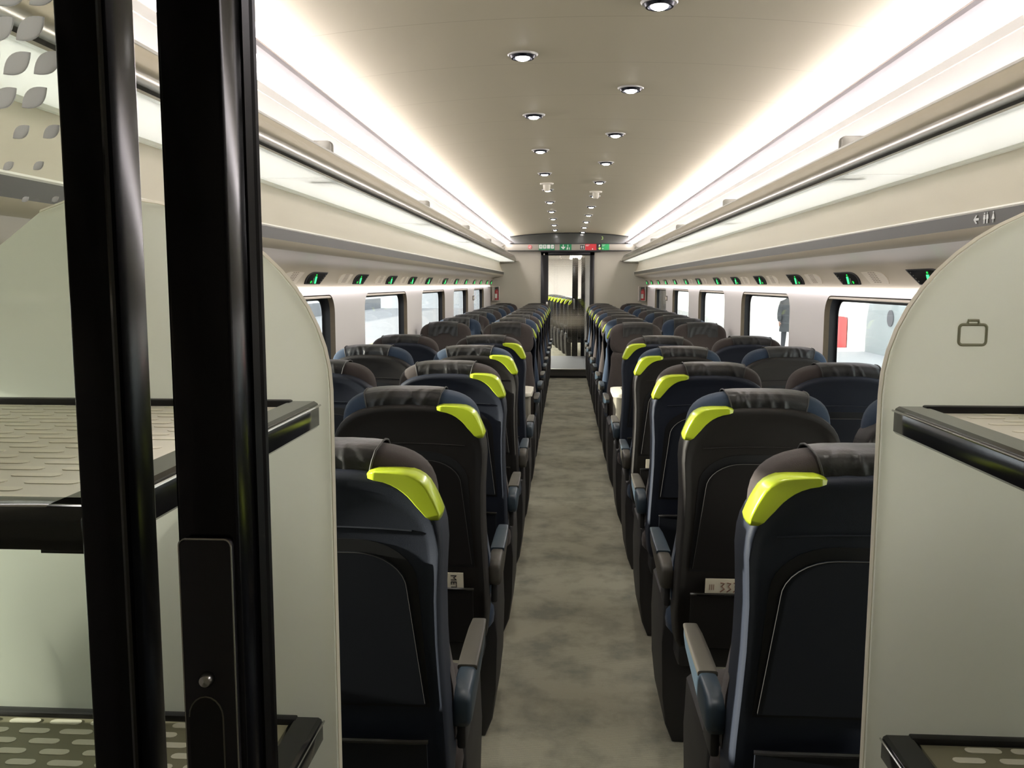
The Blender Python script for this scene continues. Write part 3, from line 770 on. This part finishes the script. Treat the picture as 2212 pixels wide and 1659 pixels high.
MB().tube([(-.3118+x, .5935, z) for x, z in ap[1:]], .0006, 6).build('recess_rim', 'alu_dark', pl)
pe = rrect(-.3275, .92, -.2895, 1.3195, .005); MB().tube([(x, .5945, z) for x, z in pe+pe[:1]], .0007, 6).build('plate_highlight', 'steel', pl)  # bright wire painting the highlight along the plate's bevel
d2 = empty('door_2', (-.6, .63, 0)); structure(d2, 'black framed glass door leaf with leaf-shaped frosted marks'); inv = Vector((.6, -.63, 0))
MB().box((-.402, .600, 0), (-.366, .644, 2.12), .003, 3).build('stile', 'black_gloss', d2, inv)
MB().tube([(-.368, .599, 0), (-.368, .599, 2.12)], .0028, 8).build('corner_bead', 'rail_black', d2, inv)
MB().box((-1.20, .600, 2.06), (-.366, .644, 2.12), .003).build('top_rail', 'black_gloss', d2, inv)
MB().box((-1.20, .600, 0), (-.366, .644, .10), .003).build('bottom_rail', 'black_gloss', d2, inv)
gp = MB().box((-1.20, .619, .10), (-.402, .625, 2.06)).build('pane', 'glass_door', d2, inv, smooth=False)
b = MB()
def leafmark(cx, cz, L, Wd, ang):
    p = []
    for k in range(10): u = -1+2*k/9; p.append((u*L/2, Wd/2*(1-u*u)))
    for k in range(1, 9): u = 1-2*k/9; p.append((u*L/2, -Wd/2*(1-u*u)))
    ca, sa = math.cos(ang), math.sin(ang)
    b.prism([(cx+x*ca-z*sa, cz+x*sa+z*ca) for x, z in p], .6180, .6192, 'y')
for r_, L_ in enumerate([.026, .026, .026, .026, .025, .023, .0150, .0095, .006]):
    for q_ in range(22):
        leafmark(-.418-.0222*q_-(.011 if r_ % 2 else 0), 1.748-.0235*r_, L_, L_*.56, .62)
b.build('frosted_marks', 'frosted_mark', gp, smooth=False)

# ------------------------------------------------------------------ end wall fittings
YE = Y1
t = empty('door_3', (0, YE, 0)); structure(t, 'black framed glass end door printed with rows of pale dots'); inv = Vector((0, -YE, 0))
b = MB(); b.box((-.445, YE-.03, 0), (-.325, YE+.04, 2.02), .004); b.box((.335, YE-.03, 0), (.405, YE+.04, 2.02), .004); b.box((-.445, YE-.03, 1.955), (.405, YE+.04, 2.02), .004); b.build('frame', 'black_satin', t, inv)
MB().box((-.40, YE-.045, 1.96), (-.385, YE-.02, 1.985)).build('frame_glint', 'alu', t, inv)
MB().box((-.325, YE-.004, .02), (.335, YE+.004, 1.957)).build('pane', 'dotted_glass', t, inv, smooth=False)
b = MB(); b.box((-.36, YE-.05, 1.11), (-.33, YE-.028, 1.22), .004); b.build('handle', 'alu', t, inv)
t = empty('threshold_step', (0, YE-.02, 0)); tag(t, 'grey metal step plate below the end door', 'step'); inv = Vector((0, -YE+.02, 0))
MB().box((-.31, YE-.10, .0), (.32, YE-.03, .035), .004).build('kick_strip', 'rubber', t, inv)
MB().prism([(YE-.10, .035), (YE-.03, .035), (YE-.03, .13), (YE-.09, .13)], -.31, .32, 'x').build('riser', 'step_dark', t, inv)
MB().box((-.31, YE-.10, .128), (.32, YE-.03, .142), .003).build('nosing', 'step_grey', t, inv)
# arched dark panel and sign fascia over the door
ap = [(-.94, 2.14)]+[(.94*t_, 2.302-.058*abs(t_)**2.2) for t_ in [i/16 for i in range(-16, 17)]]+[(.94, 2.14)]
t = empty('display_panel', (0, YE-.10, 2.2)); tag(t, 'dark arched glass panel with green number 3 under the ceiling', 'panel'); inv = Vector((0, -YE+.10, -2.2))
MB().prism(ap, YE-.12, YE-.05).build('glass_front', 'arch_glass', t, inv, smooth=False)
b = MB(); b.tube([(x, YE-.125, z) for x, z in ap[1:-1]], .008, 6); b.build('edge_seal', 'rubber', t, inv)
MB().box((-.615, YE-.1215, 2.145), (-.611, YE-.119, 2.285)).build('joint', 'rubber', t, inv)
text('3', .072, 'lettering', 'sign_lime', (.523, -.0215, .018), (PI/2, 0, 0), t)
t = empty('sign_fascia', (0, YE-.10, 2.08)); tag(t, 'long grey fascia bar above the end door carrying the signs', 'fascia'); inv = Vector((0, -YE+.10, -2.08))
MB().box((-1.13, YE-.13, 2.03), (1.13, YE-.02, 2.128), .004).build('bar', 'fascia_grey', t, inv)
b = MB(); b.box((-1.15, YE-.132, 2.128), (1.15, YE-.02, 2.140)); b.box((-.97, YE-.131, 2.020), (.98, YE-.02, 2.031)); b.build('edge_strip', 'rubber', t, inv)
MB().box((-.45, YE-.12, 2.005), (.50, YE-.02, 2.022)).build('door_head', 'black_satin', t, inv)
FS = YE-.1315
def sgn(name, x0, x1, z0, z1, m, label):
    t = empty(name, ((x0+x1)/2, FS, (z0+z1)/2)); tag(t, label, 'sign', 'signs over the end door')
    w, h = (x1-x0)/2, (z1-z0)/2
    MB().box((-w, -.002, -h), (w, .001, h)).build('board', m, t, smooth=False)
    return t, w, h
def flat(t, polys, m, name, y=-.0035):
    b = MB()
    for p in polys: b.prism(p, y, -.002, 'y')
    return b.build(name, m, t, smooth=False)
def circ(cx, cz, r, n=14): return [(cx+r*math.cos(2*PI*k/n), cz+r*math.sin(2*PI*k/n)) for k in range(n)]
def man(cx, cz, h): 
    return [circ(cx, cz+h*.42, h*.09, 8), [(cx-h*.14, cz+h*.30), (cx+h*.14, cz+h*.30), (cx+h*.16, cz-h*.02), (cx+h*.09, cz-h*.02), (cx+h*.09, cz-h*.5), (cx+h*.01, cz-h*.5), (cx, cz-h*.08), (cx-h*.01, cz-h*.5), (cx-h*.09, cz-h*.5), (cx-h*.09, cz-h*.02), (cx-h*.16, cz-h*.02)]]
t = empty('no_smoking_sign', (-.615, FS, 2.082)); tag(t, 'round pink no smoking sticker on the fascia bar', 'sign', 'signs over the end door')
MB().lathe([(.0001, -.002), (.034, -.002), (.034, .001)], (0, 0, 0), 22, 'y').build('board', 'sign_pink', t)
b = MB(); b.tube([(p[0], -.003, p[1]) for p in circ(0, 0, .028, 20)+[(.028, 0)]], .003, 5); b.tube([(-.02, -.003, .02), (.02, -.003, -.02)], .003, 5); b.build('symbol', 'sign_red', t)
flat(t, [[(-.02, -.005), (.014, -.005), (.014, .003), (-.02, .003)]], 'sign_white', 'cigarette')
t, w, h = sgn('evacuation_sign', -.476, -.226, 2.033, 2.124, 'sign_green', 'green sign with four pale emergency pictograms')
for k in range(4):
    c = -w+.032+.061*k; flat(t, [rrect(c-.025, -.022, c+.025, .040, .006, 3)], 'sign_white', 'pictogram')
flat(t, [[(.082, .0), (.104, .018), (.108, .012), (.088, -.006)]]+man(-.03, .01, .05)+man(-.092, .01, .05), 'sign_green', 'symbol', -.0045)
t, w, h = sgn('exit_sign', -.145, .040, 2.033, 2.126, 'sign_green', 'green exit sign with white down arrow and figures')
flat(t, [[(-.045, .040), (-.031, .040), (-.031, -.006), (-.012, .010), (-.004, .0), (-.038, -.036), (-.072, .0), (-.064, .010), (-.045, -.006)]], 'sign_white', 'arrow')
flat(t, man(.035, .022, .042)+man(.058, -.022, .042)+[[(.016, -.04), (.030, -.04), (.040, -.01), (.022, 0)]], 'sign_white', 'figures')
t, w, h = sgn('toilet_plate', .178, .243, 2.045, 2.112, 'sign_black', 'small black plate with two white toilet figures')
flat(t, man(-.014, 0, .05)+man(.014, 0, .05), 'sign_white', 'figures')
t, w, h = sgn('emergency_notice', .256, .432, 2.033, 2.128, 'sign_red', 'red emergency notice over the door')
flat(t, [[(-.078, .036-.009*k), (-.02-.01*k, .036-.009*k), (-.02-.01*k, .032-.009*k), (-.078, .032-.009*k)] for k in range(3)]+[[(.02, -.04), (.036, -.04), (.036, -.026), (.028, -.018), (.02, -.026)]], 'sign_white', 'lines')
t, w, h = sgn('door_button_plate', .434, .512, 2.033, 2.128, 'sign_black', 'black plate with white hand symbol and lime button')
flat(t, [[(-.006, .008), (.012, .008), (.016, .036), (.002, .040), (-.004, .026)]], 'sign_white', 'hand_symbol')
flat(t, [circ(.010, -.022, .020, 16)], 'sign_lime', 'button'); flat(t, [[(-.032, -.02), (-.02, -.026), (-.02, -.014)]], 'sign_red', 'warning_mark')
t, w, h = sgn('green_notice', .514, .632, 2.033, 2.128, 'sign_green2', 'plain green notice at the right end of the signs')
flat(t, [[(-.05, .036-.010*k), (.0-.01*k, .036-.010*k), (.0-.01*k, .033-.010*k), (-.05, .033-.010*k)] for k in range(3)]+[[(-.05, -.030), (-.034, -.030), (-.030, -.018), (-.044, -.016)]], 'sign_white', 'lines')
# fire extinguishers in clear-fronted boxes
for sname, s in SIDES:
    x = s*1.163
    t = empty('extinguisher_box', (x, YE, 1.35)); tag(t, 'clear-fronted extinguisher box on the end wall, %s corner' % sname, 'box', 'extinguisher boxes')
    b = MB(); b.box((-.056, -.012, -.115), (.056, 0, .115), .004); b.build('back_plate', 'panel', t)
    b = MB()
    for lo, hi in (((-.056, -.10, -.115), (-.050, -.012, .115)), ((.050, -.10, -.115), (.056, -.012, .115)), ((-.05, -.10, -.115), (.05, -.012, -.109)), ((-.05, -.10, .109), (.05, -.012, .115))): b.box(lo, hi)
    b.build('frame', 'ext_label', t); MB().box((-.05, -.099, -.109), (.05, -.096, .109)).build('pane', 'glass', t, smooth=False)
    e = empty('fire_extinguisher', (x+.015, YE-.055, 1.245)); tag(e, 'red fire extinguisher inside the %s clear-fronted box' % sname, 'fire extinguisher', 'fire extinguishers')
    MB().lathe([(.0001, 0), (.030, 0), (.033, .006), (.033, .135), (.028, .155), (.012, .165), (.012, .18), (.0001, .18)]).build('body', 'ext_red', e)
    MB().prism([(-.030, -.0345), (.006, -.0345), (.006, -.033), (-.030, -.033)], .03, .10, 'z').build('label_patch', 'ext_label', e)
    b = MB(); b.box((-.028, -.008, .180), (.020, .008, .190), .002); b.tube([(-.026, 0, .19), (.022, 0, .203)], .004, 6); b.build('lever', 'rubber', e)
    b = MB(); b.box((-.049, -.03, .0), (-.022, -.022, .205)); b.build('instruction_card', 'ext_label', t, (0, -.02, -.10))
    # small wall plate between the windows
    t = empty('wall_plate', (s*1.25, 11.47, 1.32)); tag(t, 'small grey framed plate on the %s wall between windows' % sname, 'plate', 'wall plates')
    a, c = sorted((-s*.006, 0)); MB().box((a, -.09, -.03), (c, .09, .03), .002).build('frame', 'groove', t); a, c = sorted((-s*.008, -s*.002)); MB().box((a, -.075, -.021), (c, .075, .021), .001).build('insert', 'vent', t)

# ------------------------------------------------------------------ the vestibule and the next coach, seen through the end door
OX = .42
structure(MB().box((-1.3, YE+.05, -.06), (1.5, 17.0, .12)).build('floor_vestibule', 'vest_floor', smooth=False))
structure(MB().box((-1.3+OX, 17.0, -.06), (1.3+OX, 25.2, .02)).build('floor_next', 'carpet', smooth=False))
structure(MB().box((-1.3, YE+.05, 2.2), (1.6, 25.2, 2.26)).build('ceiling_next', 'panel_white', smooth=False))
structure(MB().box((-1.36, YE+.05, 0), (-1.30, 17.0, 2.2)).build('wall_vestibule', 'panel_white', smooth=False))
structure(MB().box((-1.36+OX, 17.0, 0), (-1.30+OX, 25.2, 2.2)).build('wall_next', 'panel_white', smooth=False))
structure(MB().box((1.60, YE+.05, 0), (1.66, 25.2, 2.2)).build('wall_far', 'panel_white', smooth=False))
structure(MB().box((-1.4, 25.2, 0), (1.7, 25.25, 2.2)).build('wall_beyond', 'panel_white', smooth=False))
structure(MB().prism([(-1.3, 0), (-.60, 0), (-.60, 2.13), (.30, 2.13), (.30, 0), (1.6, 0), (1.6, 2.2), (-1.3, 2.2)], 17.0, 17.04).build('wall_gangway', 'panel_white', smooth=False))
t = empty('door_4', (0, 17, 0)); structure(t, 'black framed sliding door of the next coach'); inv = Vector((0, -17, 0))
MB().box((.08, 16.95, .12), (.19, 17.0, 2.0), .005).build('stile', 'black_gloss', t, inv)
MB().box((.25, 16.95, .12), (.32, 17.0, 2.0), .005).build('jamb', 'black_gloss', t, inv)
MB().box((.10, 16.93, 1.02), (.13, 16.95, 1.22), .004).build('handle', 'steel', t, inv)
for i in range(8):
    place_seat(-1, 'brown' if i % 2 else 'blue', True, (.22-.085*i, 17.75+.86*i, .02), math.radians(5.6), 'dark aisle seat with lime handle beyond the end door, %s row of the next coach' % onum[i], 'seats of the next coach')
for i in range(2):
    t = empty('strip_lamp', (-.75+.95*i, 21.0, 2.175)); tag(t, 'white ceiling lamp of the next coach, %s one seen through the door' % ('left' if i == 0 else 'right'), 'lamp', 'lamps of the next coach')
    MB().box((-.16, -3.2, 0), (.16, 3.2, .02), .004).build('housing', 'panel_white', t); MB().box((-.14, -3.15, -.006), (.14, 3.15, .002)).build('lens', 'lamp_bright', t)
t = empty('ceiling_lamp', (-.1, 15.6, 2.18)); tag(t, 'square white vestibule lamp just past the end door', 'lamp')
MB().box((-.25, -.3, 0), (.25, .3, .02), .004).build('housing', 'panel_white', t); MB().box((-.22, -.27, -.008), (.22, .27, .002)).build('lens', 'lamp_bright', t)

# ------------------------------------------------------------------ outside: platforms, walls, bin, disc, person
PZ = -.43
structure(MB().box((1.62, -12, PZ-.4), (8.6, 70, PZ)).build('ground_platform', 'platform', smooth=False), 'pale paved platform outside the right windows')
structure(MB().box((8.6, -12, PZ-.4), (8.9, 70, 2.6)).build('wall_station', 'station_wall', smooth=False), 'pale stained station wall behind the right platform')
structure(MB().box((-40, -12, PZ-.4), (-5.75, 70, PZ)).build('ground_platform_left', 'platform', smooth=False), 'pale platform across the track on the left')
structure(MB().box((-6.35, -12, PZ), (-6.15, 70, PZ+.006)).build('trim_line', 'line_yellow', smooth=False))
structure(MB().box((-5.75, -12, -1.6), (-1.4, 70, -1.5)).build('ground_track', 'track_bed', smooth=False))
structure(MB().box((-14.95, -12, PZ), (-14.8, 70, .36)).build('wall_parapet', 'parapet', smooth=False))
t = empty('grit_bin', (8.2, 28.3, PZ)); tag(t, 'red salt bin standing against the platform wall', 'bin')
MB().prism([(-.38, 0), (.38, 0), (.38, .86), (.30, .95), (-.38, .95)], -.75, .75, 'y', .03).build('body', 'bin_red', t)
b = MB()
for k in range(3): b.box((-.385, .18-.22*k-.55+.3, .62), (-.378, .25-.22*k-.55+.3, .78))
b.build('slots', 'sign_white', t)
t = empty('wall_disc', (8.59, 24.0, .60)); tag(t, 'grey round disc fixed to the platform wall', 'disc')
MB().prism(circ(0, 0, .22, 28), -.02, .01, 'x').build('face', 'disc_grey', t)
for i, y in enumerate((20.5, 27.5, 34.0, 41.0)):
    t = empty('lamp_post', (-13.4, y+4, PZ)); tag(t, 'thin white lamp post on the opposite left platform, %s along' % onum[i], 'lamp post', 'platform lamp posts')
    MB().lathe([(.07, 0), (.05, .3), (.04, 4.2)]).build('pole', 'platform', t); MB().box((-.5, -.08, 4.15), (.1, .08, 4.25), .02).build('lamp_head', 'disc_grey', t)
def skin_fig(name, pts, edges, radii, m, parent, root=0, sub=2):
    me = bpy.data.meshes.new(name); me.from_pydata(pts, edges, []); o = bpy.data.objects.new(name, me); COL.objects.link(o); o.parent = parent
    md = o.modifiers.new('skin', 'SKIN'); md.use_smooth_shade = True
    for i, r in enumerate(radii): me.skin_vertices[0].data[i].radius = r if isinstance(r, tuple) else (r, r)
    me.skin_vertices[0].data[root].use_root = True
    sd = o.modifiers.new('sub', 'SUBSURF'); sd.levels = sub; sd.render_levels = sub
    me.materials.append(MATS[m]); return o
def person(loc, rz):
    t = empty('person', loc, rz); tag(t, 'person in a dark coat standing on the right platform', 'person')
    # facing local -y ; one continuous body from ankles to neck
    P = [(0, 0, .95), (0, 0, 1.12), (0, .01, 1.30), (0, .01, 1.44), (0, 0, 1.52), (0, -.01, 1.58),
         (.10, 0, .90), (.115, -.01, .50), (.12, .02, .10), (.125, -.11, .045),
         (-.10, 0, .90), (-.115, .0, .50), (-.12, .03, .10), (-.125, -.10, .045),
         (.19, .01, 1.42), (.255, .03, 1.14), (.27, -.04, .90), (-.19, .01, 1.42), (-.255, .03, 1.14), (-.28, -.03, .90)]
    Eg = [(0, 1), (1, 2), (2, 3), (3, 4), (4, 5), (0, 6), (6, 7), (7, 8), (8, 9), (0, 10), (10, 11), (11, 12), (12, 13), (3, 14), (14, 15), (15, 16), (3, 17), (17, 18), (18, 19)]
    Rr = [(.17, .12), (.165, .115), (.19, .125), (.17, .10), (.075, .07), (.055, .06), (.095, .10), (.072, .075), (.05, .055), (.045, .035), (.095, .10), (.072, .075), (.05, .055), (.045, .035), (.075, .075), (.055, .06), (.04, .042), (.075, .075), (.055, .06), (.04, .042)]
    skin_fig('body', P, Eg, Rr, 'trouser', t)
    # knee-length coat over it
    rows = []
    for z, w, d in [(.62, .235, .165), (.80, .225, .16), (.98, .20, .145), (1.14, .20, .14), (1.32, .225, .145), (1.42, .225, .125), (1.475, .16, .10), (1.51, .085, .08)]:
        rows.append([(x, y+.005, z) for x, y in superell(w, d, 0, 0, 2.4, 24)])
    MB().grid(rows, True).build('coat', 'coat_dark', t)
    for q in (-1, 1):
        skin_fig('sleeve', [(q*.175, .01, 1.43), (q*.245, .025, 1.16), (q*.278, -.03, .915)], [(0, 1), (1, 2)], [.092, .074, .058], 'coat_dark', t)
        h = skin_fig('hand', [(q*.28, -.035, .91), (q*.283, -.05, .85), (q*.285, -.06, .80), (q*.279, -.078, .79), (q*.288, -.066, .775), (q*.288, -.050, .77), (q*.286, -.036, .78), (q*.268, -.085, .855), (q*.262, -.10, .83)],
                 [(0, 1), (1, 2), (2, 3), (2, 4), (2, 5), (2, 6), (1, 7), (7, 8)], [.026, (.018, .036), (.015, .034), .009, .009, .009, .008, .011, .009], 'skin', t, 0, 1)
    hd = MB(); rows = []
    for z, w, dy0, dy1 in [(1.555, .042, -.03, .045), (1.585, .060, -.085, .06), (1.615, .070, -.095, .085), (1.65, .076, -.098, .098), (1.69, .079, -.096, .104), (1.73, .078, -.092, .102), (1.765, .068, -.078, .088), (1.79, .045, -.045, .06), (1.80, .015, -.01, .02)]:
        rows.append([(x, (dy0+dy1)/2+y*(dy1-dy0)/2, z) for x, y in superell(w, 1, 0, 0, 2.2, 20)])
    hd.grid(rows, True, True)
    hd.prism([(-.014, 1.64), (.014, 1.64), (.008, 1.69), (-.008, 1.69)], -.120, -.09, 'y', .006)
    for q in (-1, 1): hd.grid([[(q*(.074+.012*k), .005+r*math.cos(a), 1.665+1.5*r*math.sin(a)) for a in [2*PI*j/10 for j in range(10)]] for k, r in ((0, .012), (.6, .022), (1, .014))], True, True)
    head = hd.build('head', 'skin', t, angle=70)
    for q in (-1, 1): MB().lathe([(.0001, -.006), (.007, -.004), (.010, 0), (.007, .004), (.0001, .006)], (q*.030, -.0945, 1.695), 10, 'y').build('eye', 'eye', head)
    MB().prism([(-.022, 1.617), (0, 1.622), (.022, 1.617), (0, 1.609)], -.101, -.09, 'y').build('mouth', 'lip', head)
    rows = []
    for z, w, f0, b0 in [(1.64, .080, .03, .112), (1.70, .086, .0, .114), (1.745, .086, -.088, .110), (1.785, .07, -.082, .092), (1.812, .03, -.02, .04)]:
        rows.append([(x, (f0+b0)/2+y*(b0-f0)/2, z) for x, y in superell(w, 1, 0, 0, 2.2, 20)])
    MB().grid(rows, True, True).build('hair', 'hair', head, angle=70)
    for q in (-1, 1): MB().prism([(q*.123-.05, -.19), (q*.123+.05, -.19), (q*.123+.045, .09), (q*.123-.045, .09)], 0, .085, 'z', .02, 3).build('shoe', 'shoe', t)
person((6.13, 24.9, PZ), math.radians(15))
